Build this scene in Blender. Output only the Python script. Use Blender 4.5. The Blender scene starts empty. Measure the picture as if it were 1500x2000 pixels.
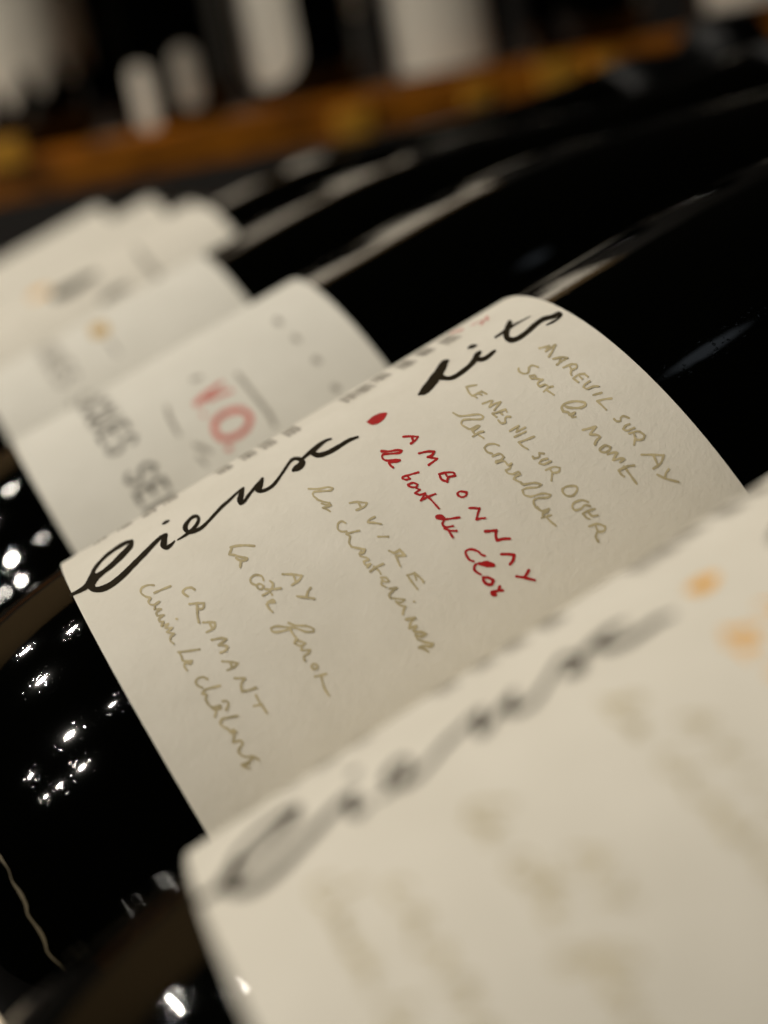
import bpy, math, random
import numpy as np
from mathutils import Matrix, Vector

random.seed(7)
scene = bpy.context.scene
col = scene.collection

# ------------------------------------------------------------------ camera
# "bottle frame": X along the lying bottles (base -> neck), Y along the row, Z out of the
# slanted board; the bottle in focus has its axis on the X axis, its label starts at x = 0.
R = 0.044
D = 0.0885
AZ, EL, ROLL = 0.17377, 0.35902, -0.49121
CAM_B = np.array([0.00887528, -0.17311333, 0.09532112])
FPX = 2779.84                      # focal length in photo pixels (photo 1500 x 2000)
TILT = math.radians(17.2)          # the display board slopes up towards the necks
LIFT = 0.160                       # height of the focused bottle's label foot over the counter
BASE_X = -0.030                    # base of the bottles in the bottle frame

fw = np.array([math.sin(AZ)*math.cos(EL), math.cos(AZ)*math.cos(EL), -math.sin(EL)])
_r0 = np.cross(fw, [0, 0, 1.0]); _r0 /= np.linalg.norm(_r0); _u0 = np.cross(_r0, fw)
rt = math.cos(ROLL)*_r0 + math.sin(ROLL)*_u0
up = -math.sin(ROLL)*_r0 + math.cos(ROLL)*_u0
MB = np.array([[math.cos(TILT), 0, -math.sin(TILT)], [0, 1, 0], [math.sin(TILT), 0, math.cos(TILT)]])
OFF = np.array([0, 0, LIFT])
def w(p):                           # bottle frame -> world
    return MB @ np.asarray(p, float) + OFF
M4 = Matrix([list(MB[0]) + [OFF[0]], list(MB[1]) + [OFF[1]], list(MB[2]) + [OFF[2]], [0, 0, 0, 1]])

cam_d = bpy.data.cameras.new('camera')
cam = bpy.data.objects.new('camera', cam_d); col.objects.link(cam)
cw = w(CAM_B); rw, uw, fww = MB @ rt, MB @ up, MB @ fw
cam.matrix_world = Matrix([[rw[i], uw[i], -fww[i], cw[i]] for i in range(3)] + [[0, 0, 0, 1]])
cam_d.sensor_fit = 'VERTICAL'
cam_d.sensor_height = 24.0; cam_d.sensor_width = 18.0
cam_d.lens = FPX/2000*24.0
cam_d.clip_start = 0.005; cam_d.clip_end = 50
cam_d.dof.use_dof = True
cam_d.dof.focus_distance = 0.166
cam_d.dof.aperture_fstop = cam_d.lens/4.8
cam_d.dof.aperture_blades = 0
scene.camera = cam

# ------------------------------------------------------------------ world, lamps, exposure
world = bpy.data.worlds.new('World'); scene.world = world
world.use_nodes = True
bg = world.node_tree.nodes['Background']
bg.inputs['Color'].default_value = (1.0, 0.86, 0.68, 1)
bg.inputs['Strength'].default_value = 0.004
scene.view_settings.view_transform = 'Standard'
scene.view_settings.look = 'None'
scene.view_settings.exposure = 0
scene.view_settings.gamma = 1
scene.view_settings.use_curve_mapping = False
scene.render.engine = 'CYCLES'
scene.cycles.use_denoising = True
scene.cycles.max_bounces = 6
scene.cycles.sample_clamp_indirect = 6

def point_lamp(name, loc, power, radius, colr):
    d = bpy.data.lights.new(name, 'POINT'); d.energy = power; d.shadow_soft_size = radius; d.color = colr
    o = bpy.data.objects.new(name, d); col.objects.link(o); o.location = loc
    return o
# the shop's ceiling spots: two tracks of small lamps over the left of the counter
WARM = (1.0, 0.935, 0.83)
for (x, y, z, pw, rad) in [(-1.27, 2.08, 1.825, 20, .016), (-1.19, 1.01, 1.825, 47, .018), (-1.22, 0.04, 1.825, 62, .022),
                           (-1.33, -0.41, 1.825, 24, .021), (-1.63, -0.39, 1.825, 9, .015), (-1.85, -0.37, 1.825, 6, .013),
                           (-1.80, 0.03, 1.825, 9, .014), (-0.84, -0.01, 1.825, 3, .010), (-0.85, 1.46, 1.825, 6, .012),
                           (-2.46, -4.28, 1.825, 6, .05)]:
    point_lamp('ceiling_spot', (x, y, z), pw, rad, WARM)
point_lamp('cool_spot', (0.26, -0.16, 1.825), 0.045, .055, (0.8, 0.9, 1.0))

wash = bpy.data.lights.new('panel_fill', 'AREA'); wash.energy = 14; wash.size = .5; wash.color = WARM; wash.spread = math.radians(120)  # added lamp, brightens the unseen pale panel mirrored in the bottle crests
wash_o = bpy.data.objects.new('panel_fill', wash); col.objects.link(wash_o)
wash_o.location = (0.5, 2.25, 2.45); wash_o.rotation_euler = (math.radians(38), 0, 0)

# ------------------------------------------------------------------ helpers
def ray(px, py):
    d = fw + rt*(px - 750)/FPX - up*(py - 1000)/FPX
    return d/np.linalg.norm(d)
def hit(px, py, Y, rad=R):           # photo pixel -> (x, theta) on the lying bottle whose axis is at Y
    d = ray(px, py); o = CAM_B - [0, Y, 0]
    a = d[1]**2 + d[2]**2; b = o[1]*d[1] + o[2]*d[2]; c = o[1]**2 + o[2]**2 - rad*rad
    q = b*b - a*c
    if q < 0: q = 0.0
    s = (-b - math.sqrt(q))/a
    P = CAM_B + d*s
    return P[0], math.atan2(P[2], P[1] - Y)
def plane_hit(px, py, Y0):           # photo pixel -> world point on the upright plane y = Y0
    d = MB @ ray(px, py); s = (Y0 - cw[1])/d[1]
    return cw + d*s

def new_obj(name, verts, faces, mat, parent=None, smooth=False):
    me = bpy.data.meshes.new(name)
    me.from_pydata([tuple(v) for v in verts], [], faces); me.update()
    if smooth:
        me.polygons.foreach_set('use_smooth', [True]*len(me.polygons))
    if mat: me.materials.append(mat)
    o = bpy.data.objects.new(name, me); col.objects.link(o)
    if parent: o.parent = parent
    return o
def tag(o, label, cat, group=None):
    o['label'] = label; o['category'] = cat
    if group: o['group'] = group
    return o
def empty(name, mat4):
    o = bpy.data.objects.new(name, None); col.objects.link(o); o.empty_display_size = .02
    o.matrix_world = mat4
    return o

# ------------------------------------------------------------------ materials
def node_mat(name):
    m = bpy.data.materials.new(name); m.use_nodes = True
    nt = m.node_tree; return m, nt, nt.nodes['Principled BSDF']
def noise(nt, scale, detail=4, rough=.5, coord='Object', stretch=None):
    tc = nt.nodes.new('ShaderNodeTexCoord'); n = nt.nodes.new('ShaderNodeTexNoise')
    n.inputs['Scale'].default_value = scale; n.inputs['Detail'].default_value = detail; n.inputs['Roughness'].default_value = rough
    if stretch:
        mp = nt.nodes.new('ShaderNodeMapping'); mp.inputs['Scale'].default_value = stretch
        nt.links.new(tc.outputs[coord], mp.inputs['Vector']); nt.links.new(mp.outputs['Vector'], n.inputs['Vector'])
    else:
        nt.links.new(tc.outputs[coord], n.inputs['Vector'])
    return n
def ramp(nt, fac, stops):
    r = nt.nodes.new('ShaderNodeValToRGB'); e = r.color_ramp.elements
    while len(e) < len(stops): e.new(.5)
    for el, (p, c) in zip(e, stops): el.position = p; el.color = (*c, 1)
    nt.links.new(fac, r.inputs['Fac']); return r
def bump(nt, height, strength, dist, bsdf, prev=None):
    b = nt.nodes.new('ShaderNodeBump'); b.inputs['Strength'].default_value = strength; b.inputs['Distance'].default_value = dist
    nt.links.new(height, b.inputs['Height'])
    if prev: nt.links.new(prev.outputs['Normal'], b.inputs['Normal'])
    nt.links.new(b.outputs['Normal'], bsdf.inputs['Normal']); return b

def paper_mat(name, c0, c1):
    m, nt, b = node_mat(name)
    n = noise(nt, 130, 6, .65)
    r = ramp(nt, n.outputs['Fac'], [(.3, c0), (.7, c1)])
    nt.links.new(r.outputs['Color'], b.inputs['Base Color'])
    b.inputs['Roughness'].default_value = .85
    b.inputs['Specular IOR Level'].default_value = .2
    f = noise(nt, 1100, 5, .7)
    b1 = bump(nt, f.outputs['Fac'], .38, .00027, b)
    g = noise(nt, 60, 2, .5)
    bump(nt, g.outputs['Fac'], .13, .0012, b, b1)
    return m
PAPER = paper_mat('cream_paper', (.735, .69, .59), (.795, .75, .65))
PAPER2 = paper_mat('ivory_paper', (.745, .715, .63), (.80, .77, .685))

def ink_mat(name, c, rough=.6, spec=.25, var=.25):
    m, nt, b = node_mat(name)
    n = noise(nt, 420, 5, .7)
    lo = tuple(v*(1 - var) for v in c); hi = tuple(min(1, v*(1 + var)) for v in c)
    r = ramp(nt, n.outputs['Fac'], [(.35, lo), (.65, hi)])
    nt.links.new(r.outputs['Color'], b.inputs['Base Color'])
    b.inputs['Roughness'].default_value = rough; b.inputs['Specular IOR Level'].default_value = spec
    return m
INK = ink_mat('black_ink', (.018, .013, .006), .75, .06)
GOLD = ink_mat('gold_ink', (.50, .42, .245), .6, .2, .20)
RED = ink_mat('red_ink', (.42, .008, .008), .5, .3, .12)
ORANGE = ink_mat('orange_ink', (.86, .43, .04), .5, .3, .12)
GREY = ink_mat('grey_ink', (.16, .145, .12), .6, .2, .2)
LGREY = ink_mat('pale_grey_ink', (.33, .30, .25), .6, .2, .25)
PRED = ink_mat('faded_red_ink', (.64, .19, .155), .6, .2, .15)

def glass_mat():
    m, nt, b = node_mat('dark_green_glass')
    b.inputs['Base Color'].default_value = (.0004, .0005, .0003, 1)
    b.inputs['Roughness'].default_value = .035
    b.inputs['IOR'].default_value = 1.5
    n = noise(nt, 90, 3, .55)
    b1 = bump(nt, n.outputs['Fac'], .04, .0005, b)
    d = noise(nt, 1500, 2, .5)
    r = ramp(nt, d.outputs['Fac'], [(.62, (0, 0, 0)), (.72, (1, 1, 1))])
    bump(nt, r.outputs['Color'], .06, .00006, b, b1)
    return m
GLASS = glass_mat()
def simple(name, c, rough, metal=0.0, sc=None, var=.15):
    m, nt, b = node_mat(name)
    n = noise(nt, sc or 40, 4, .6)
    r = ramp(nt, n.outputs['Fac'], [(.3, tuple(v*(1 - var) for v in c)), (.7, tuple(v*(1 + var) for v in c))])
    nt.links.new(r.outputs['Color'], b.inputs['Base Color'])
    b.inputs['Roughness'].default_value = rough; b.inputs['Metallic'].default_value = metal
    bump(nt, n.outputs['Fac'], .15, .0006, b)
    return m
FOIL = simple('black_foil', (.0015, .0015, .0015), .45, 0, 200)
FOIL.node_tree.nodes['Principled BSDF'].inputs['Specular IOR Level'].default_value = .12
BRASS = simple('brass', (.80, .40, .04), .5, .2, 120)
def wood(name, dark, lite, rough=.5, stretch=(1, 14, 14), sc=9):
    m, nt, b = node_mat(name)
    n = noise(nt, sc, 6, .65, stretch=stretch)
    r = ramp(nt, n.outputs['Fac'], [(.32, dark), (.68, lite)])
    nt.links.new(r.outputs['Color'], b.inputs['Base Color'])
    b.inputs['Roughness'].default_value = rough
    bump(nt, n.outputs['Fac'], .25, .001, b)
    return m
WOOD = wood('amber_wood', (.035, .007, .001), (.72, .25, .014), .42, (1, 3, 3), 26)
DARKWOOD = wood('dark_wood', (.012, .007, .004), (.03, .017, .008), .55)
PALEWOOD = wood('pale_wood', (.55, .46, .33), (.66, .57, .43), .6, (14, 1, 14))
COUNTER = wood('counter_wood', (.005, .0035, .0025), (.012, .008, .005), .6)
REFLECTOR = simple('beige_reflector', (.78, .72, .62), .9, 0, 20)
BROWN = simple('brown_wall_paint', (.12, .075, .028), .9, 0, 20)
WALL = simple('dark_wall_paint', (.010, .008, .006), .9, 0, 20)

# ------------------------------------------------------------------ setting: counter, wall, slanted stand
def box(x0, x1, y0, y1, z0, z1):
    v = [(x0, y0, z0), (x1, y0, z0), (x1, y1, z0), (x0, y1, z0), (x0, y0, z1), (x1, y0, z1), (x1, y1, z1), (x0, y1, z1)]
    f = [(0, 3, 2, 1), (4, 5, 6, 7), (0, 1, 5, 4), (1, 2, 6, 5), (2, 3, 7, 6), (3, 0, 4, 7)]
    return v, f
def bevel(o, wdt, seg=2):
    b = o.modifiers.new('bevel', 'BEVEL'); b.width = wdt; b.segments = seg; return o
o = new_obj('counter', *box(-1.0, 1.9, -1.0, 2.96, -.04, 0), COUNTER); o['kind'] = 'structure'
o = new_obj('wall', *box(-3.0, 3.4, 3.0, 3.1, -.9, 2.2), BROWN); o['kind'] = 'structure'
o = new_obj('wall_panelling_or_added_dark', *box(-3.0, 3.4, 2.965, 2.996, -.9, .60), WALL); o['kind'] = 'structure'
o = new_obj('wall_panelling_or_added_dark', *box(.95, 3.4, 2.965, 2.996, .604, 2.2), WALL); o['kind'] = 'structure'  # added unseen dark stretch, ends the brown reflections on the glass
o = new_obj('reflector_panel', *box(.02, .93, 2.975, 2.996, .61, 1.9), REFLECTOR); o['kind'] = 'structure'  # unseen pale panel added to put bright streaks on the glass crests

Y0S, Y1S = -0.20, 6*D + R + .03
stand = empty('display_stand', Matrix.Translation((0, 0, 0)))
tag(stand, 'slanted dark wooden display stand under the row of lying bottles', 'display stand')
BT = -R - .0003                      # board surface in the bottle frame
def bprism(name, quad, mat, y0, y1): # quad of bottle-frame (x, z) corners swept along y
    v = [w((x, y0, z)) for x, z in quad] + [w((x, y1, z)) for x, z in quad]
    n = len(quad)
    f = [tuple(range(n)), tuple(range(2*n - 1, n - 1, -1))] + [(i, i + n, (i + 1) % n + n, (i + 1) % n) for i in range(n)]
    return new_obj(name, v, f, mat, stand)
bevel(bprism('board', [(-.215, BT), (.29, BT), (.29, BT - .014), (-.215, BT - .014)], DARKWOOD, Y0S, Y1S), .001)
bevel(bprism('ledge', [(BASE_X - .0155, BT + .0003), (BASE_X - .0005, BT + .0003), (BASE_X - .0005, BT + .052), (BASE_X - .0155, BT + .052)], PALEWOOD, Y0S, 3.5*D), .0015)
bevel(bprism('ledge', [(-.213, BT + .0003), (-.2, BT + .0003), (-.2, BT + .05), (-.213, BT + .05)], DARKWOOD, 3.5*D + .001, Y1S), .0015)
for y in (Y0S + .02, .5*(Y0S + Y1S), Y1S - .04):          # wedge cheeks carrying the board
    a = w((-.20, y, BT - .0143)); b = w((.288, y, BT - .0143))
    v = [(a[0], y, a[2]), (b[0], y, b[2]), (b[0], y, 0), (a[0], y, 0)]
    v += [(q[0], y + .02, q[2]) for q in v]
    new_obj('cheek', v, [(0, 1, 2, 3), (7, 6, 5, 4), (0, 4, 5, 1), (1, 5, 6, 2), (2, 6, 7, 3), (3, 7, 4, 0)], DARKWOOD, stand)

# ------------------------------------------------------------------ bottles
HX, HA, HB = .033, .034, .015        # the heel: a long quarter-ellipse below the label
PROFILE = [(0.008, .010), (0.0008, .025), (0.0, .0285)]
for q in np.linspace(.985, 0, 22):
    PROFILE.append((HX - HA*q + .0005*(q > .98), R - HB*(1 - math.sqrt(1 - q*q))))
PROFILE += [(.08, .0440), (.116, .0440), (.126, .04385), (.138, .0430), (.150, .0413), (.163, .0385), (.176, .0350), (.190, .0312),
            (.205, .0274), (.220, .0243), (.236, .0219), (.252, .0200)]
FOILP = [(.247, .0207), (.262, .0187), (.276, .0132), (.285, .0166), (.2855, .0178), (.2925, .0178), (.293, .0160), (.300, .0155), (.3025, .0140), (.3032, .008), (.3034, .0)]
def lathe(name, prof, mat, parent, seg=96):
    v, f = [], []
    for z, r in prof:
        for i in range(seg):
            a = 2*math.pi*i/seg; v.append((r*math.cos(a), r*math.sin(a), z))
    for j in range(len(prof) - 1):
        for i in range(seg):
            k = (i + 1) % seg
            f.append((j*seg + i, j*seg + k, (j + 1)*seg + k, (j + 1)*seg + i))
    f.append(tuple(range(seg))[::-1]); f.append(tuple((len(prof) - 1)*seg + i for i in range(seg)))
    return new_obj(name, v, f, mat, parent, True)
LZ = Matrix([[0, 0, 1, BASE_X], [1, 0, 0, 0], [0, 1, 0, 0], [0, 0, 0, 1]])   # bottle local (z = axis) -> bottle frame
FLIP_X = .110; SLIM = .92
LZ_FLIP = Matrix([[0, 0, -1, FLIP_X], [1, 0, 0, 0], [0, -1, 0, 0], [0, 0, 0, 1]])   # laid head to tail: base towards +X
def lying_bottle(k, label, flip=False):
    if flip:                          # these three are a little slimmer
        root = empty('champagne_bottle', M4 @ Matrix.Translation((0, k*D, -R*(1 - SLIM))) @ LZ_FLIP @ Matrix.Scale(SLIM, 4))
    else:
        root = empty('champagne_bottle', M4 @ Matrix.Translation((0, k*D, 0)) @ LZ)
    tag(root, label, 'bottle', 'bottles lying in a row on the stand')
    for nm, prof, mt in (('glass_body', PROFILE, GLASS), ('foil_cap', FOILP, FOIL)):
        lathe(nm, prof, mt, root)
    return root
TP = .00018                          # paper thickness
def label_patch(parent, x0, x1, t0, t1, mat, name='paper_label', rad=R, zoff=-BASE_X, nt_=72, nx=14, edge=None, rounded=0):
    # a sheet wrapped round the glass: outer face plus a thin rim down to the glass
    v, f = [], []
    for i in range(nt_ + 1):
        t = t0 + (t1 - t0)*i/nt_
        for j in range(nx + 1):
            x = x0 + (x1 - x0)*j/nx
            if edge and j == 0: x += edge(t)
            if rounded:
                u_ = 2*i/nt_ - 1; x += (0.5 - j/nx)*2*rounded*(1 - math.sqrt(max(0, 1 - u_*u_)))
            v.append(((rad + TP)*math.cos(t), (rad + TP)*math.sin(t), x + zoff))
    m = nx + 1
    for i in range(nt_):
        for j in range(nx):
            f.append((i*m + j, i*m + j + 1, (i + 1)*m + j + 1, (i + 1)*m + j))
    rim = [(0, j) for j in range(nx + 1)] + [(i, nx) for i in range(1, nt_ + 1)] + [(nt_, j) for j in range(nx - 1, -1, -1)] + [(i, 0) for i in range(nt_ - 1, 0, -1)]
    b0 = len(v); n = len(rim)
    for (i, j) in rim: v.append(v[i*m + j])          # its own vertices: the face's shading stays unbent at the edge
    for (i, j) in rim:
        p = v[i*m + j]; q = (rad + .00001)/(rad + TP)
        v.append((p[0]*q, p[1]*q, p[2]))
    for a in range(n):
        c = (a + 1) % n
        f.append((b0 + a, b0 + n + a, b0 + n + c, b0 + c))
    o = new_obj(name, v, f, mat, parent, False)
    me = o.data
    me.polygons.foreach_set('use_smooth', [i < nt_*nx for i in range(len(me.polygons))])
    me.update()
    return o

# ------------------------------------------------------------------ ink: pen strokes laid on the paper
def catmull(pts, step=2.2):
    P = np.array(pts, float)
    if len(P) < 3:
        n = max(2, int(np.hypot(*(P[-1] - P[0])[:2])/step)); t = np.linspace(0, 1, n)[:, None]
        return P[0]*(1 - t) + P[-1]*t
    A = np.vstack([2*P[0] - P[1], P, 2*P[-1] - P[-2]]); out = []
    for i in range(1, len(A) - 2):
        p0, p1, p2, p3 = A[i - 1:i + 3]
        n = max(2, int(np.hypot(*(p2 - p1)[:2])/step))
        for t in np.linspace(0, 1, n, endpoint=False):
            out.append(.5*((2*p1) + (-p0 + p2)*t + (2*p0 - 5*p1 + 4*p2 - p3)*t*t + (-p0 + 3*p1 - 3*p2 + p3)*t**3))
    out.append(A[-2]); return np.array(out)
def ribbon(pts):                     # (x, y, width) -> outline pairs with rounded ends, in the pen's plane
    S = catmull(pts)
    ph = random.uniform(0, 6.28); u = np.arange(len(S)); k_ = 1 if S[:, 2].max() < 6 else .3
    S[:, 2] = np.maximum(S[:, 2]*(1 + .13*k_*np.sin(u*.55 + ph) + .07*k_*np.sin(u*1.7 + 2*ph)), .8)
    T = np.gradient(S[:, :2], axis=0); T /= np.linalg.norm(T, axis=1)[:, None] + 1e-9
    rows = []
    for s, t, side in ((S[0], -T[0], 1),):
        for a in (.98, .8, .5, .25): rows.append((s[:2] + t*s[2]/2*a, t*-1, s[2]/2*math.sqrt(1 - a*a)))
    rows += [(S[i, :2], T[i], S[i, 2]/2) for i in range(len(S))]
    for a in (.25, .5, .8, .98): rows.append((S[-1, :2] + T[-1]*S[-1, 2]/2*a, T[-1], S[-1, 2]/2*math.sqrt(1 - a*a)))
    L, Rr = [], []
    for c, t, h in rows:
        nrm = np.array([-t[1], t[0]]); j = 1 + random.uniform(-.03, .03)
        L.append(c + nrm*h*j); Rr.append(c - nrm*h*j)
    return L, Rr
def split_corners(pts, limit=82):    # a pen that turns sharply leaves a corner, not a curve
    out, cur = [], [pts[0]]
    for i in range(1, len(pts)):
        cur.append(pts[i])
        if i < len(pts) - 1:
            a = np.array(pts[i][:2]) - pts[i - 1][:2]; c = np.array(pts[i + 1][:2]) - pts[i][:2]
            ang = math.degrees(math.acos(max(-1, min(1, a @ c/(np.linalg.norm(a)*np.linalg.norm(c) + 1e-12)))))
            if ang > limit: out.append(cur); cur = [pts[i]]
    out.append(cur); return out
class Ink:
    def __init__(self, to_label): self.v, self.f, self.n, self.to = [], [], 0, to_label
    def surf(self, p, lift):
        x, t = self.to(p); r = R + TP + lift
        return (r*math.cos(t), r*math.sin(t), x - BASE_X)
    def stroke(self, pts):
        for part in split_corners(pts):
            L, Rr = ribbon(part); b = len(self.v); n = len(L); self.n += 1
            m = 2 + int(max(p[2] for p in part)/5)
            for i in range(n):
                h = .000020 + .000009*(self.n % 6) + .000012*i/n
                self.v += [self.surf(L[i] + (Rr[i] - L[i])*j/(m - 1), h) for j in range(m)]
            for i in range(n - 1):
                for j in range(m - 1):
                    q = b + i*m + j
                    self.f.append((q, q + 1, q + m + 1, q + m))
    def blob(self, outline):
        c = np.mean(np.array(outline), axis=0); b = len(self.v); self.n += 1
        P = catmull([(x, y, 1) for x, y in list(outline) + [outline[0]]], 3)[:-1, :2]
        h = .00003 + .000009*(self.n % 6)
        self.v.append(self.surf(c, h)); self.v += [self.surf(q, h) for q in P]
        for i in range(len(P)): self.f.append((b, b + 1 + i, b + 1 + (i + 1) % len(P)))
    def build(self, name, mat, parent):
        return new_obj(name, self.v, self.f, mat, parent)
CROPS = {'A': (80, 1000, 3.75), 'B': (380, 780, 3.75), 'C': (680, 560, 3.125), 'D': (1000, 640, 3.0), 'E': (240, 1080, 3.0), 'F': (580, 800, 3.0),
         'G': (0, 380, 3.0), 'H': (0, 350, 1.875), 'P': (0, 0, 1.0)}
def px(crop, pts, width=None):
    ox, oy, s = CROPS[crop]
    return [(p[0]/s + ox, p[1]/s + oy, (p[2] if len(p) > 2 else width)/s) for p in pts]
def photo_to_label(k): return lambda p: hit(p[0], p[1], k*D, R + TP)

# word: (ink, default width, [(crop, [points]) ...]); a crop letter ending in '*' is a filled outline
SCRIPT_LIEUX = [
 ('A', [(222,608,22),(270,585,28),(320,556,34),(360,520,56),(388,482,64)]),
 ('A', [(372,490,34),(386,432,26),(420,382,22),(480,320,22),(560,262,24),(620,228,26),(668,214,20)]),
 ('A', [(672,217,16),(655,252,34),(600,312,38),(520,390,34),(450,446,32),(405,480,40),(375,520,50)]),
 ('A', [(362,540,56),(395,568,40),(450,564,40),(520,530,40),(600,465,38),(680,385,34),(760,305,32),(830,232,26),(880,187,24),(915,167,18)]),
 ('A', [(920,166,18),(905,205,34),(900,245,48),(920,263,30),(950,245,20),(980,215,9)]),
 ('A', [(893,88,14),(915,75,20),(938,64,10)]),
 ('A', [(1002,205,11),(1040,182,16),(1075,155,24),(1058,125,34),(1062,95,30),(1095,50,22),(1130,32,24),(1154,42,22),(1148,80,24),(1115,125,24),(1082,150,26)]),
 ('A', [(1080,152,26),(1130,140,26),(1180,113,24),(1230,65,20),(1290,0,22),(1330,-42,22),(1380,-85,20),(1425,-128,17),(1477,-174,11)]),
 ('B', [(360,650,13),(345,690,34),(334,740,42),(336,763,26),(362,752,20),(400,700,20),(440,650,20),(480,605,18),(501,580,12)]),
 ('B', [(498,584,20),(480,625,42),(464,664,38),(482,674,26),(530,660,24),(580,625,24),(630,560,20),(670,500,20),(700,458,20),(728,438,20)]),
 ('B', [(706,443,16),(735,435,24),(770,440,32),(790,462,42),(772,490,48),(742,508,44),(724,520,24)]),
 ('B', [(786,440,20),(830,402,24),(870,374,36),(910,340,30),(960,305,20),(1000,291,13)]),
 ('B', [(864,388,44),(890,408,36),(930,407,32),(990,385,32),(1060,345,28),(1130,302,24),(1195,278,16)])]
SCRIPT_DITS = [
 ('C', [(432,658,14),(455,644,38),(490,610,52),(520,572,54),(550,530,50),(575,490,46),(592,464,36),(608,453,18)]),
 ('C', [(552,546,44),(600,560,24),(640,555,24),(690,525,26),(740,485,26),(775,445,30),(785,420,32),(805,402,20)]),
 ('C', [(782,442,28),(820,444,26),(850,430,22),(880,405,20),(897,392,12)]),
 ('C', [(731,378,8),(755,367,20),(780,360,12)]),
 ('C', [(988,220,26),(975,250,30),(965,290,34),(972,316,32),(1000,327,30),(1040,315,26),(1090,280,26),(1140,235,26),(1190,200,24),(1250,184,24),(1288,166,24),(1298,172,20),(1280,196,14),(1245,218,13),(1210,235,7)]),
 ('C', [(898,310,11),(930,290,16),(970,262,18),(1030,225,11),(1115,180,3)])]
RED_DOT = [('B*', [(1258,168),(1300,130),(1350,105),(1400,97),(1410,108),(1385,150),(1340,180),(1295,187)])]
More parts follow.
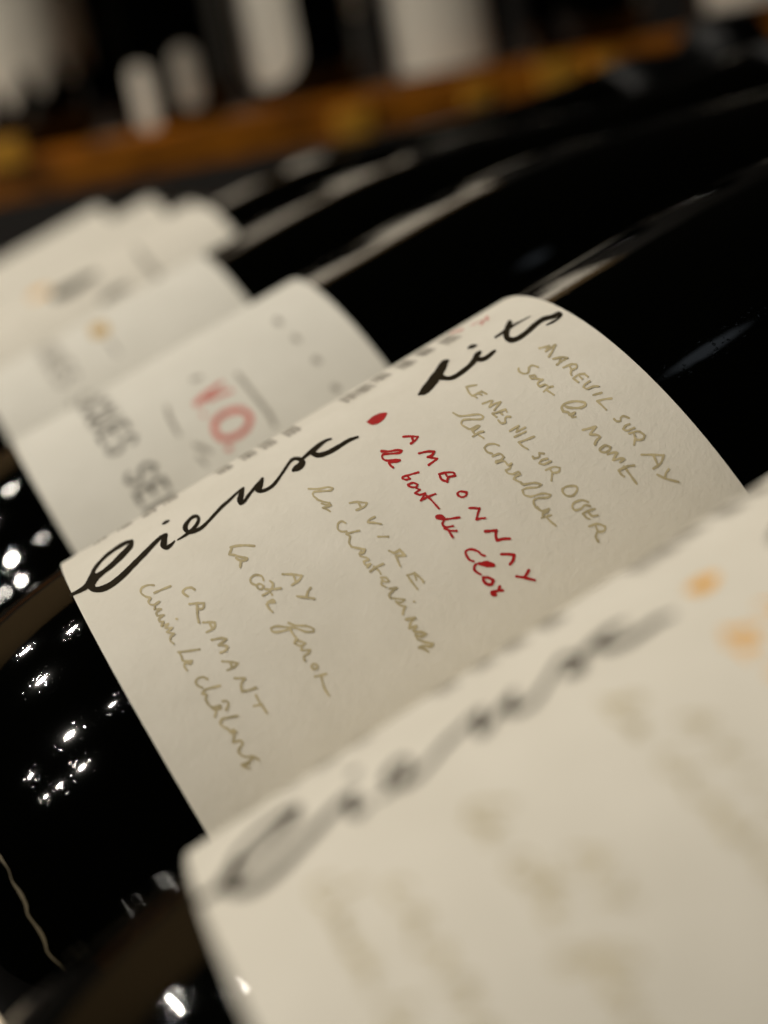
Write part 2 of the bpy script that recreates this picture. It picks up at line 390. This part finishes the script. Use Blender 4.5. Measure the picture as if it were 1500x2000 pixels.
WORDS = [
 ('gold', 15, [('E', [(420,215),(400,203),(370,208),(352,225),(358,240),(382,256)]), ('E', [(390,300),(430,296),(475,295)]),
   ('E', [(475,295),(470,325),(440,330),(432,302)]), ('E', [(436,325),(437,370),(446,408)]), ('E', [(470,408),(505,406),(540,408),(535,440),(490,465)]),
   ('E', [(507,408),(525,446)]), ('E', [(520,510),(575,500),(608,505),(570,535),(560,541),(605,545),(612,556),(600,575),(572,585)]),
   ('E', [(582,635),(640,640),(676,648),(650,670),(612,688)]), ('E', [(630,640),(640,674)]), ('E', [(655,735),(690,735),(715,735),(692,770),(700,812),(740,805),(780,790)]),
   ('E', [(780,835),(802,875),(846,940)]), ('E', [(768,897),(815,888)])]),
 ('gold', 13, [('E', [(183,190),(145,190),(110,207),(107,235),(135,257),(160,262)]), ('E', [(280,195),(230,215),(185,235)]),
   ('E', [(140,258),(162,266),(150,287),(165,305),(197,300),(213,287),(192,302),(185,330),(225,330),(197,350),(202,370),(240,365),(212,386),(217,405)]),
   ('E', [(217,405),(237,405),(227,430),(266,416),(250,440),(290,440),(257,465),(300,475),(281,492),(278,515),(298,533)]), ('E', [(312,386,12),(318,388,12)])]),
 ('gold', 14, [('E', [(450,565),(385,575),(325,582)]), ('E', [(330,582),(345,610),(350,630),(375,635),(405,633),(396,650),(366,646),(360,665),(375,688)])]),
 ('gold', 15, [('E', [(495,740),(470,728),(440,735),(427,757),(442,780),(465,790)]), ('E', [(570,778),(520,790),(482,803),(466,825),(490,832),(485,862)]),
   ('E', [(487,862),(502,890),(530,905),(570,895),(576,910),(540,920),(520,905),(546,926),(540,960)]), ('E', [(585,870),(610,868),(618,890),(605,920)]),
   ('E', [(670,955),(620,965),(582,975),(572,1000),(590,1020),(616,1032),(640,1058),(664,1050),(646,1036),(632,1055)]),
   ('E', [(652,1072),(646,1110),(690,1100),(700,1120),(681,1145),(680,1170),(700,1188),(725,1196)]),
   ('E', [(725,1196),(760,1192),(796,1212)]), ('E', [(762,1200),(735,1225),(697,1240),(712,1252),(740,1262)]), ('E', [(697,1242,18),(735,1232,22)])]),
 ('gold', 15, [('E', [(935,125),(1000,127),(1050,135),(1030,162),(990,190)]), ('E', [(1000,128),(1012,166)]), ('E', [(1100,205),(1085,225),(1075,258)]), ('E', [(1020,255),(1075,262),(1120,268)])]),
 ('gold', 19, [('B', [(438,1075),(360,1070),(285,1080),(266,1108),(256,1136),(292,1142)]), ('B', [(298,1143),(345,1158),(385,1165),(375,1181),(330,1180),(306,1165)]), ('B', [(340,1184),(335,1230)]), ('B', [(264,1085),(300,1074)])]),
 ('gold', 14, [('E', [(825,160),(812,136),(775,130),(748,150),(752,176),(780,190)]), ('E', [(780,192),(802,181),(825,195),(815,212),(795,212),(784,196)]),
   ('E', [(862,165),(880,185),(862,225),(820,250)]), ('E', [(925,208),(870,215),(835,213)]), ('E', [(855,215),(875,247)]), ('E', [(847,290),(880,275),(890,290),(857,292),(843,302),(856,325),(876,346)])]),
 ('gold', 14, [('E', [(970,410),(1010,425),(1070,428),(1115,444),(1115,462),(1070,462),(1010,440),(960,436),(900,430),(868,441),(873,459),(900,465),(950,455),(985,442)]),
   ('E', [(980,448),(1000,480),(1022,507)]), ('E', [(1012,508),(1005,530),(1040,545),(1071,531),(1046,520),(1016,514)]), ('E', [(1047,548),(1046,570),(1096,570),(1085,590),(1060,606),(1066,632)]),
   ('E', [(1106,660),(1120,650),(1138,658),(1137,676),(1120,682),(1107,672),(1106,660)]), ('E', [(1125,725),(1165,715),(1192,708)]), ('E', [(1163,722),(1170,760),(1185,800),(1208,835)])]),
 ('gold', 13, [('F', [(308,548),(350,542),(410,548),(395,570),(348,590)]), ('F', [(360,545),(374,572)]), ('F', [(455,630),(425,645),(415,661),(455,665),(493,672)]), ('F', [(475,745),(535,745)]),
   ('F', [(540,828,14),(572,840,16),(602,822,16)]), ('F', [(602,822,15),(632,856,18)]), ('F', [(632,856,16),(578,858,13)]), ('F', [(578,856,12),(604,918,12)]), ('F', [(690,958),(735,1000),(740,1012)]), ('F', [(645,972),(692,958)]), ('F', [(690,965),(700,1000)]), ('F', [(648,973),(680,1020),(705,1052)])]),
 ('gold', 12, [('F', [(68,465),(130,465),(180,455),(210,462),(195,475),(130,480),(96,486),(96,506),(120,526)]), ('F', [(118,528),(155,541),(190,548),(180,561),(145,552)]), ('F', [(150,577),(190,566),(200,560)]), ('F', [(155,577),(176,585),(195,598)])]),
 ('gold', 13, [('F', [(285,665),(262,655),(241,670),(239,700),(260,715),(290,715)]), ('F', [(365,710),(330,718),(290,730),(310,745),(305,780),(320,805)]),
   ('F', [(320,805),(370,815),(397,820),(390,840),(366,846),(376,830)]), ('F', [(370,858),(410,870),(420,881),(391,890),(400,911),(430,906),(412,925)]), ('F', [(428,950),(460,926),(505,905)]), ('F', [(450,920),(480,945),(492,965)]),
   ('F', [(492,985),(520,985),(540,1005),(520,1011),(500,1000),(495,1025),(520,1040)]), ('F', [(540,1050),(585,1045),(565,1060),(540,1085),(546,1106)]), ('F', [(558,1105),(600,1110),(630,1115),(610,1131),(580,1125),(600,1145),(635,1155),(625,1172),(620,1200)]),
   ('F', [(682,1125,10),(688,1126,10)]), ('F', [(640,1230,17),(690,1220,17),(665,1250,17),(660,1280,17),(700,1270,17),(682,1296,17)]), ('F', [(690,1303,15),(730,1305,18),(755,1315,16),(725,1330,16),(695,1320,15),(706,1346,15)]),
   ('F', [(716,1350,14),(750,1363,15),(795,1372,16),(788,1388,16),(740,1385,16),(716,1395,16),(742,1401,15),(770,1420,13)])]),
 ('red', 13, [('F', [(622,160),(665,157),(708,160),(695,180),(668,200)]), ('F', [(672,160),(681,184)]), ('F', [(715,258),(765,247),(805,247),(790,270),(766,278),(822,288),(800,305),(772,325)]),
   ('F', [(833,380),(870,370),(915,370),(927,388),(885,395),(868,374)]), ('F', [(835,384),(847,410),(880,424),(886,396)]),
   ('F', [(940,492),(955,480),(995,485),(990,505),(968,514),(946,505),(940,492)]), ('F', [(1008,578),(1035,577),(1070,580),(1060,610),(1051,645),(1080,638),(1103,637)]),
   ('F', [(1103,715,17),(1135,712,17),(1168,709,17),(1165,740,18),(1172,767,18),(1210,758,17),(1247,757,17)]), ('F', [(1197,848,16),(1240,848,17),(1272,852,18),(1265,885,18),(1247,908,16)]),
   ('F', [(1358,942,16),(1345,965,16),(1330,985,16)]), ('F', [(1285,978,15),(1330,985,16),(1392,1000,16)])]),
 ('red', 13, [('F', [(497,245,16),(540,245),(590,238),(614,241),(600,255),(540,260),(505,264),(499,280),(512,296),(540,300),(580,295),(603,298),(590,306),(550,308),(540,314),(548,328),(562,340)])]),
 ('red', 12, [('F', [(712,368),(670,380),(622,394),(618,405),(640,412),(661,405),(646,390)]), ('F', [(650,441),(680,430),(706,440),(700,455),(670,456),(652,446)]), ('F', [(698,460),(720,470),(691,490),(720,500),(752,490)]),
   ('F', [(752,492),(740,510),(725,535),(770,511),(812,495)]), ('F', [(760,506),(795,540),(830,580)])]),
 ('red', 13, [('F', [(824,630,28),(845,632,34),(860,640,26)]), ('F', [(862,645),(900,640),(952,633)]), ('F', [(862,650),(852,670),(870,690),(915,683)]), ('F', [(865,698),(895,710),(935,712)]), ('F', [(890,712),(900,730),(913,750)])]),
 ('red', 14, [('F', [(1100,857),(1080,850),(1060,831),(1020,819),(990,829),(991,850),(1010,880),(1036,890)]), ('F', [(1070,905,18),(1110,905,36),(1150,912,26)]), ('F', [(1072,900),(1045,910),(1038,935),(1055,955),(1077,967)]),
   ('F', [(1090,985,16),(1120,985,16),(1149,1000,18),(1140,1025,18),(1110,1022,18),(1092,1002,16),(1092,985,14)]), ('F', [(1188,1037,18),(1180,1060,18),(1206,1060,16)]), ('F', [(1182,1062,16),(1142,1070,20),(1146,1085,22),(1164,1086,18)])]),
 ('gold', 13, [('C', [(785,600),(755,605),(720,612),(740,650),(757,667)]), ('C', [(815,640),(762,666),(785,679)]), ('C', [(790,652),(815,662)]), ('C', [(815,640),(846,656)]),
   ('C', [(820,715),(865,699),(880,698),(862,735),(895,715),(930,706),(910,730),(890,755)]), ('C', [(960,750),(905,770),(881,776),(905,796)]), ('C', [(925,765),(942,781)]), ('C', [(958,750),(968,764)]),
   ('C', [(990,795),(966,795),(957,810),(960,830),(935,835),(916,816)]), ('C', [(985,882),(1040,850),(1027,888),(1080,860)]), ('C', [(1015,918),(1085,885)]), ('C', [(1135,915),(1085,935),(1041,951),(1065,975),(1095,992)])]),
 ('gold', 13, [('C', [(1195,1020),(1166,1016),(1165,1040),(1132,1050),(1127,1038)]), ('C', [(1215,1050),(1180,1060),(1166,1079),(1195,1085),(1237,1066)]), ('C', [(1205,1120),(1255,1100),(1291,1106),(1285,1130),(1250,1135),(1231,1114)]), ('C', [(1246,1135),(1240,1185)])]),
 ('gold', 14, [('D', [(295,945),(325,930),(375,930),(380,955),(355,985),(320,985),(298,965),(295,945)]), ('D', [(445,1022),(410,1011),(366,1025),(353,1050),(371,1070),(405,1060),(425,1041),(456,1045)]),
   ('D', [(485,1062),(440,1075),(416,1091),(436,1115),(452,1121)]), ('D', [(470,1105),(502,1100)]), ('D', [(450,1085),(466,1103)]), ('D', [(450,1165),(500,1150),(546,1166),(540,1190),(506,1195),(491,1165)]), ('D', [(500,1195),(490,1225),(505,1255)])]),
 ('gold', 13, [('C', [(640,770),(680,790),(740,785),(800,780),(826,795),(810,810),(740,810),(700,816),(691,840),(720,860),(745,870),(785,850),(801,851),(780,868),(757,880),(770,897)]), ('C', [(760,916),(800,891),(826,885)]), ('C', [(788,900),(826,925)])]),
 ('gold', 13, [('C', [(920,970),(890,960),(850,965),(830,985),(850,1010),(880,1020)]), ('C', [(880,1036),(925,1020),(950,1040),(930,1060),(902,1065),(902,1076),(950,1065),(976,1090),(996,1080),(985,1110),(961,1120),(976,1140),(1006,1145)]),
   ('C', [(1006,1145),(1040,1131),(1050,1146),(1020,1160),(1011,1175),(1040,1190),(1066,1203)]),
   ('F', [(1312,425),(1322,440),(1390,430),(1430,440),(1410,455),(1350,460),(1321,472),(1332,500),(1370,511)]), ('F', [(1370,511),(1440,492),(1486,500),(1470,515),(1410,520),(1386,536),(1396,570),(1420,590)]),
   ('D', [(148,1050),(175,1075),(215,1062),(205,1080),(181,1090),(180,1106)]), ('D', [(173,1115),(200,1106),(230,1099)]), ('D', [(200,1110),(225,1135),(255,1160)])]),
 ('gold', 13, [('D', [(160,122),(218,108),(197,140),(255,102),(236,140),(215,172)]), ('D', [(240,185),(290,175),(325,178),(296,195),(262,218)]), ('D', [(287,178),(277,203)]), ('D', [(300,235),(345,216),(376,216),(378,235),(350,250),(336,224)]), ('D', [(348,250),(344,268),(348,281)]),
   ('D', [(425,270),(390,276),(358,298),(387,319)]), ('D', [(422,270),(443,287)]), ('D', [(393,284),(410,300)]), ('D', [(455,315),(426,335),(418,350),(440,360),(475,346),(508,345)]), ('D', [(475,395),(525,382)]), ('D', [(583,415),(540,420),(499,431),(525,455),(551,481)])]),
 ('gold', 13, [('D', [(685,530),(652,518),(636,530),(635,547),(612,549),(598,536)]), ('D', [(690,565),(665,575),(651,594),(672,604),(716,588)]), ('D', [(685,620),(740,609),(776,631),(765,655),(726,655),(715,624)]), ('D', [(720,655),(715,686)])]),
 ('gold', 14, [('D', [(758,745),(820,745),(889,748),(870,795),(828,826)]), ('D', [(828,748),(852,802)]), ('D', [(918,830),(900,855),(896,884)]), ('D', [(850,862),(900,885),(975,905)])]),
 ('gold', 13, [('D', [(153,232),(120,222),(100,235),(95,264),(66,270),(41,256),(39,240)]), ('D', [(105,285),(134,280),(140,295),(116,301),(104,287)]), ('D', [(140,300),(180,305),(151,325),(161,345),(195,335),(216,350)]), ('D', [(185,376),(215,351),(240,345)]), ('D', [(200,364),(245,395)])]),
 ('gold', 15, [('D', [(300,492),(291,467),(312,445),(370,432),(425,440),(430,456),(400,470),(340,470),(312,462)]), ('D', [(296,478),(306,492),(330,498),(336,512)]), ('D', [(336,510,11),(368,498,11),(362,510,11),(345,514,11),(352,526,11),(372,523,11)])]),
 ('gold', 15, [('D', [(415,600),(455,590),(490,581),(462,617),(458,626),(500,630),(516,641),(492,665),(485,686)]), ('D', [(515,711),(545,691),(576,701),(570,720),(540,731),(518,725),(515,711)]), ('D', [(560,742),(600,731),(616,736),(598,760),(592,776),(640,766),(655,771),(632,790)]),
   ('D', [(715,808),(670,815),(626,836),(640,860),(656,873)]), ('D', [(655,812),(690,860),(730,915)])]),
]
TICKS = [(197,1055),(243,1028),(290,1002),(333,976),(437,917),(485,889),(523,868),(570,842),(684,777),(714,760),(745,738),(795,712),(832,688),(880,664)]

def build_ink(strokes, width, k, name, mat, parent):
    ik = Ink(photo_to_label(k))
    for crop, pts in strokes:
        if crop.endswith('*'):
            ox, oy, s = CROPS[crop[0]]; ik.blob([(a/s + ox, b/s + oy) for a, b in pts])
        else:
            ik.stroke(px(crop, pts, width))
    return ik.build(name, mat, parent)
def hatch(ink, x, t, dx, dt):        # a little stamp of fine cross strokes, in label space
    n = 6
    for i in range(n):
        a = (i + .5)/n
        ink.stroke_l([(x - dx/2 + dx*a, t - dt/2, .00022), (x - dx/2 + dx*a + dx*.1*random.uniform(-1, 1), t + dt/2, .00022)])
    for i in range(3):
        a = (i + .5)/3
        ink.stroke_l([(x - dx/2, t - dt/2 + dt*a, .00024), (x + dx/2, t - dt/2 + dt*a, .00024)])
def stroke_l(self, pts):             # stroke given on the unrolled label: x in metres, theta, width in metres
    q = [(p[0]*1e4, p[1]*R*1e4, p[2]*1e4) for p in pts]
    old = self.to; self.to = lambda p: (p[0]/1e4, p[1]/1e4/R); self.stroke(q); self.to = old
Ink.stroke_l = stroke_l

MATS = {'gold': GOLD, 'red': RED}
# --- the bottle in focus
b2 = lying_bottle(0, 'dark bottle whose cream label carries a red dot and red handwritten lines')
T0, T1 = math.radians(30), math.radians(205)
lab2 = label_patch(b2, 0.0, 0.0703, T0, T1, PAPER)
lab2['label'] = 'cream handwritten label with black script and one red entry'
build_ink([(c, [(a, b, q*1.1) for a, b, q in p]) for c, p in SCRIPT_LIEUX], 20, 0, 'script_word', INK, lab2)
build_ink([(c, [(a, b, q*1.1) for a, b, q in p]) for c, p in SCRIPT_DITS], 20, 0, 'script_word', INK, lab2)
build_ink(RED_DOT, 10, 0, 'ink_dot', RED, lab2)
for inkc, wd, strokes in WORDS:
    build_ink(strokes, wd*(.96 if inkc == 'gold' else 1), 0, 'handwritten_line', MATS[inkc], lab2)
for (tx, ty) in TICKS:
    x, t = hit(tx, ty, 0, R + TP)
    ik = Ink(None); ik.to = None
    hatch(ik, x, t - .02, .0021, .15 if tx < 650 else .12)
    ik.build('tick_mark', LGREY, lab2)
x, t = hit(938, 630, 0, R + TP)
ik = Ink(None); ik.to = None
ik.stroke_l([(x - .0008, t - .03, .0004), (x + .0006, t, .0004), (x - .0004, t + .03, .0004)])
ik.stroke_l([(x + .0014, t - .02, .0004), (x + .0008, t + .02, .0004)])
ik.stroke_l([(x - .0030, t - .10, .0006), (x - .0022, t - .04, .0006)])
ik.build('tick_mark', PRED, lab2)

# a pale wavy ribbon imitating a highlight that wanders round this bottle's heel
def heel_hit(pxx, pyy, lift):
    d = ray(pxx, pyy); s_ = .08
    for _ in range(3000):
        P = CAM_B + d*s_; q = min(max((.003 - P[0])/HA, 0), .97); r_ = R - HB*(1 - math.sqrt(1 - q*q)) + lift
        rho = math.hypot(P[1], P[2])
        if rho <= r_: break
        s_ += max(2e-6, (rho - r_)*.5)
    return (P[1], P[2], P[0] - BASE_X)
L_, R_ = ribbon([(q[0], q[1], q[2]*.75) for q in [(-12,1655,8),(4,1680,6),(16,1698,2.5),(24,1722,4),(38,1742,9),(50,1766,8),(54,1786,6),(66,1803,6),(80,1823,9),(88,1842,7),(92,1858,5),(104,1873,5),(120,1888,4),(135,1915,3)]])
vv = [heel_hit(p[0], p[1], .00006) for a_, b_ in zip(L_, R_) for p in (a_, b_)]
o = new_obj('heel_glint', vv, [(2*i, 2*i + 1, 2*i + 3, 2*i + 2) for i in range(len(L_) - 1)], simple('heel_glint_tone', (.15, .12, .07), .5), b2)
o['label'] = 'thin wavy painted highlight round the dark glass near the base'

# --- the nearest bottle: the same label turned a little further back, its entry in orange
b1 = lying_bottle(-1, 'dark bottle beside the red-dotted one, its cream label with an orange dot')
ROT1 = math.radians(-14.3)
def copy_label(src, parent, rot, swap):
    l = src.copy(); l.data = src.data.copy(); col.objects.link(l); l.parent = parent
    l.rotation_euler = (0, 0, rot)
    for ch in list(src.children):
        c = ch.copy(); c.data = ch.data.copy(); col.objects.link(c); c.parent = l
        if ch.data.materials[0] in swap: c.data.materials[0] = swap[ch.data.materials[0]]
    return l
lab1 = copy_label(lab2, b1, ROT1, {RED: ORANGE})
lab1['label'] = 'cream handwritten label with black script and one orange entry'

# --- printed capitals, drawn as strokes on a unit box (up = +y)
GL = {'J': [[(.6,1),(.6,.25),(.35,0),(.05,.15)]], 'A': [[(0,0),(.35,1),(.7,0)],[(.13,.35),(.57,.35)]], 'C': [[(.7,.8),(.4,1),(.08,.7),(.08,.3),(.4,0),(.7,.2)]],
      'Q': [[(.35,1),(.05,.7),(.05,.3),(.35,0),(.65,.3),(.65,.7),(.35,1)],[(.4,.25),(.72,-.05)]], 'U': [[(.05,1),(.05,.3),(.35,0),(.65,.3),(.65,1)]],
      'E': [[(.6,1),(.08,1)],[(.08,1),(.08,0)],[(.08,0),(.6,0)],[(.08,.52),(.5,.52)]], 'S': [[(.62,.85),(.35,1),(.08,.78),(.2,.55),(.5,.45),(.62,.22),(.35,0),(.05,.15)]],
      'L': [[(.08,1),(.08,0)],[(.08,0),(.6,0)]], 'O': [[(.35,1),(.05,.7),(.05,.3),(.35,0),(.65,.3),(.65,.7),(.35,1)]]}
def print_text(text, x0, t0, t1, h, wd, mat, parent):
    n = len(text); adv = (t1 - t0)/n
    ik = Ink(None)
    for i, ch in enumerate(text):
        for s in GL.get(ch, []):
            ik.stroke_l([(x0 + h*b, t0 + adv*(i + a*1.05), wd) for a, b in s])
    return ik.build('printed_text', mat, parent)
rad_ = math.radians

# --- third bottle
b3 = lying_bottle(1, 'dark bottle behind the red-dotted one, ivory label with big red capitals')
lab3 = label_patch(b3, .0005, .0616, T0, T1, PAPER2)
print_text('JACQUES SELOSSE', .0140, rad_(84.2), rad_(84.2 + 15*5.25), .0052, .00085, GREY, lab3)
V = [('G', [(1150,1228,34),(1195,1190,40),(1300,1105,22)]), ('G', [(1225,1200,20),(1290,1172,22),(1355,1150,22)]), ('G', [(1188,1292,22),(1194,1290,22)]), ('G', [(1338,1488,36),(1344,1486,36)])]
O = [('G', [(1258,1385),(1262,1330),(1320,1282),(1400,1262),(1458,1290),(1460,1340),(1420,1395),(1340,1430),(1282,1420),(1258,1385)])]
build_ink(V, 30, 1, 'printed_capital', PRED, lab3)
build_ink(O, 38, 1, 'printed_capital', PRED, lab3)
build_ink([('H', [(870,715,16),(915,770,16),(950,815,16),(985,860,18),(1005,900,16)])], 14, 1, 'script_line', LGREY, lab3)
build_ink([('H', [(610,835,14),(625,880,16),(655,935,14)]), ('H', [(715,975,16),(745,985,18),(770,1000,14)]), ('H', [(725,1015,14),(755,1045,14)]), ('H', [(705,735,14),(735,725,14)])], 14, 1, 'script_line', LGREY, lab3)
for (a, b_) in [(1020,522),(1086,585),(1161,664),(1231,766)]:
    build_ink([('H', [(a - 6, b_ - 3, 24), (a + 6, b_ + 3, 20)])], 20, 1, 'tick_mark', LGREY, lab3)

# --- fourth to eighth bottles, further along the row
b4 = lying_bottle(2, 'dark bottle with an ivory label bearing an ochre blot, behind the red-capitals bottle')
lab4 = label_patch(b4, -.0015, .0606, T0, T1, PAPER2)
print_text('JACQUES SELOSSE', .0140, rad_(86), rad_(86 + 15*5.3), .0050, .0008, LGREY, lab4)
build_ink([('G', [(565,800,80),(600,790,80)])], 60, 2, 'ink_dot', ink_mat('ochre_ink', (.55, .36, .12), .6, .2, .1), lab4)
build_ink([('G', [(640,860,20),(690,930,20)])], 20, 2, 'script_line', LGREY, lab4)
b5 = lying_bottle(3, 'dark bottle with ivory label and heavy dark script, fourth behind the orange-dotted bottle')
lab5 = label_patch(b5, .000, .0815, T0, T1, PAPER)
build_ink([('G', [(325,590,60),(400,560,60),(470,515,52),(560,470,34)])], 40, 3, 'script_word', INK, lab5)
build_ink([('G', [(600,620,34),(670,570,44),(745,540,30)])], 40, 3, 'script_word', GREY, lab5)
build_ink([('G', [(800,320,30),(860,400,36),(930,480,44)])], 40, 3, 'script_line', LGREY, lab5)
# the last three lie head to tail with the others, bases towards the shelf's long side
b6 = lying_bottle(4, 'dark bottle laid head to tail, cream label with pale orange dot, beyond the heavy-script label', True)
lab6 = label_patch(b6, (FLIP_X - .0925)/SLIM, (FLIP_X - .004)/SLIM, -T1, -T0, PAPER, zoff=0)
ik = Ink(None); xo, to = hit(22, 560, 4*D)
ik.stroke_l([(FLIP_X - xo - .0005 + BASE_X, -to, .0075), (FLIP_X - xo + .0005 + BASE_X, -to, .0075)])
ik.build('ink_dot', ORANGE, lab6)
b7 = lying_bottle(5, 'dark bottle laid head to tail with plain cream label, last but one along the row', True)
lab7 = label_patch(b7, (FLIP_X - .092)/SLIM, (FLIP_X - .004)/SLIM, -T1, -T0, PAPER, zoff=0)
b8 = lying_bottle(6, 'dark bottle laid head to tail with cream label, at the shelf end of the row', True)
lab8 = label_patch(b8, (FLIP_X - .080)/SLIM, (FLIP_X - .004)/SLIM, -T1, -T0, PAPER, zoff=0)

# ------------------------------------------------------------------ back shelf with standing bottles
YS = 0.70
ztop = plane_hit(375, 240, YS)[2]
zbot = plane_hit(375, 325, YS)[2]
shelf = empty('back_shelf', Matrix.Translation((0.3, YS, 0)))
tag(shelf, 'amber wooden shelf with brass clips behind the lying bottles', 'shelf')
def sbox(name, x0, x1, y0, y1, z0, z1, mat, bev=.0012):
    v, f = box(x0 - .3, x1 - .3, y0 - YS, y1 - YS, z0, z1)
    return bevel(new_obj(name, v, f, mat, shelf), bev)
sbox('plank', -.25, .95, YS, YS + .20, ztop - .022, ztop, WOOD)
sbox('front_rail', -.25, .95, YS - .012, YS - .0005, zbot, ztop - .004, WOOD)
for x in (-.235, .925): sbox('support', x - .015, x + .015, YS + .01, YS + .19, 0, ztop - .0225, DARKWOOD)
p_ = plane_hit(-30, 250, YS)
sbox('upright', p_[0] - .012, p_[0] + .012, YS + .13, YS + .16, ztop + .0003, ztop + .28, WOOD)
for (cx, cy, s) in [(690,240,1.3),(930,185,.9),(1090,150,1.5),(1180,130,1.0),(10,300,1.2)]:
    q = plane_hit(cx, cy, YS - .014)
    sbox('brass_clip', q[0] - .009*s, q[0] + .009*s, YS - .016, YS - .0125, q[2] - .007*s, q[2] + .007*s, BRASS, .001)

def standing(px_c, yb, label, parts):
    q = plane_hit(px_c, 200, yb)
    root = empty('standing_bottle', Matrix.Translation((q[0], yb, ztop + .0003)))
    tag(root, label, 'bottle', 'bottles standing on the back shelf')
    lathe('glass_body', PROFILE, GLASS, root, 64); lathe('foil_cap', FOILP, FOIL, root, 48)
    for (nm, xpx0, xpx1, z0, z1, edge) in parts:          # labels, and pale strips imitating glass reflections, edges given by photo columns
        a0 = (plane_hit(xpx0, 120, yb - R)[0] - q[0])/R; a1 = (plane_hit(xpx1, 120, yb - R)[0] - q[0])/R
        t0 = -math.pi/2 + math.asin(max(-.98, min(.98, a0))); t1 = -math.pi/2 + math.asin(max(-.98, min(.98, a1)))
        label_patch(root, z0, z1, t0, t1, PAPER, nm, zoff=0, nt_=40, nx=6, edge=edge, rounded=.8*R*abs(t1 - t0)/2 if nm == 'reflection_streak' else 0)
    return root
YB = YS + .062
def tongues(t): return .010*math.sin(t*14) + .012*(t + 1.5)
standing(60, YB, 'dark bottle standing at the shelf post with a wide ragged-edged pale label', [('paper_label', -60, 193, .040, .115, tongues)])
standing(338, YB, 'dark standing bottle with two short narrow painted reflection streaks', [('reflection_streak', 250, 290, .000, .038, None), ('reflection_streak', 335, 385, .008, .044, None)])
standing(606, YB, 'dark standing bottle with one tall painted reflection streak and one cut short', [('reflection_streak', 474, 590, .012, .100, None), ('reflection_streak', 705, 738, .046, .100, None)])
standing(884, YB, 'dark standing bottle with a broad pale label low on its side', [('paper_label', 800, 965, .003, .100, None)])
standing(1162, YB, 'dark standing bottle whose painted reflection streak sits high', [('reflection_streak', 1040, 1090, .055, .100, None)])
standing(1486, YB, 'dark standing bottle at the far end of the shelf with a pale label', [('paper_label', 1405, 1560, .010, .090, None)])
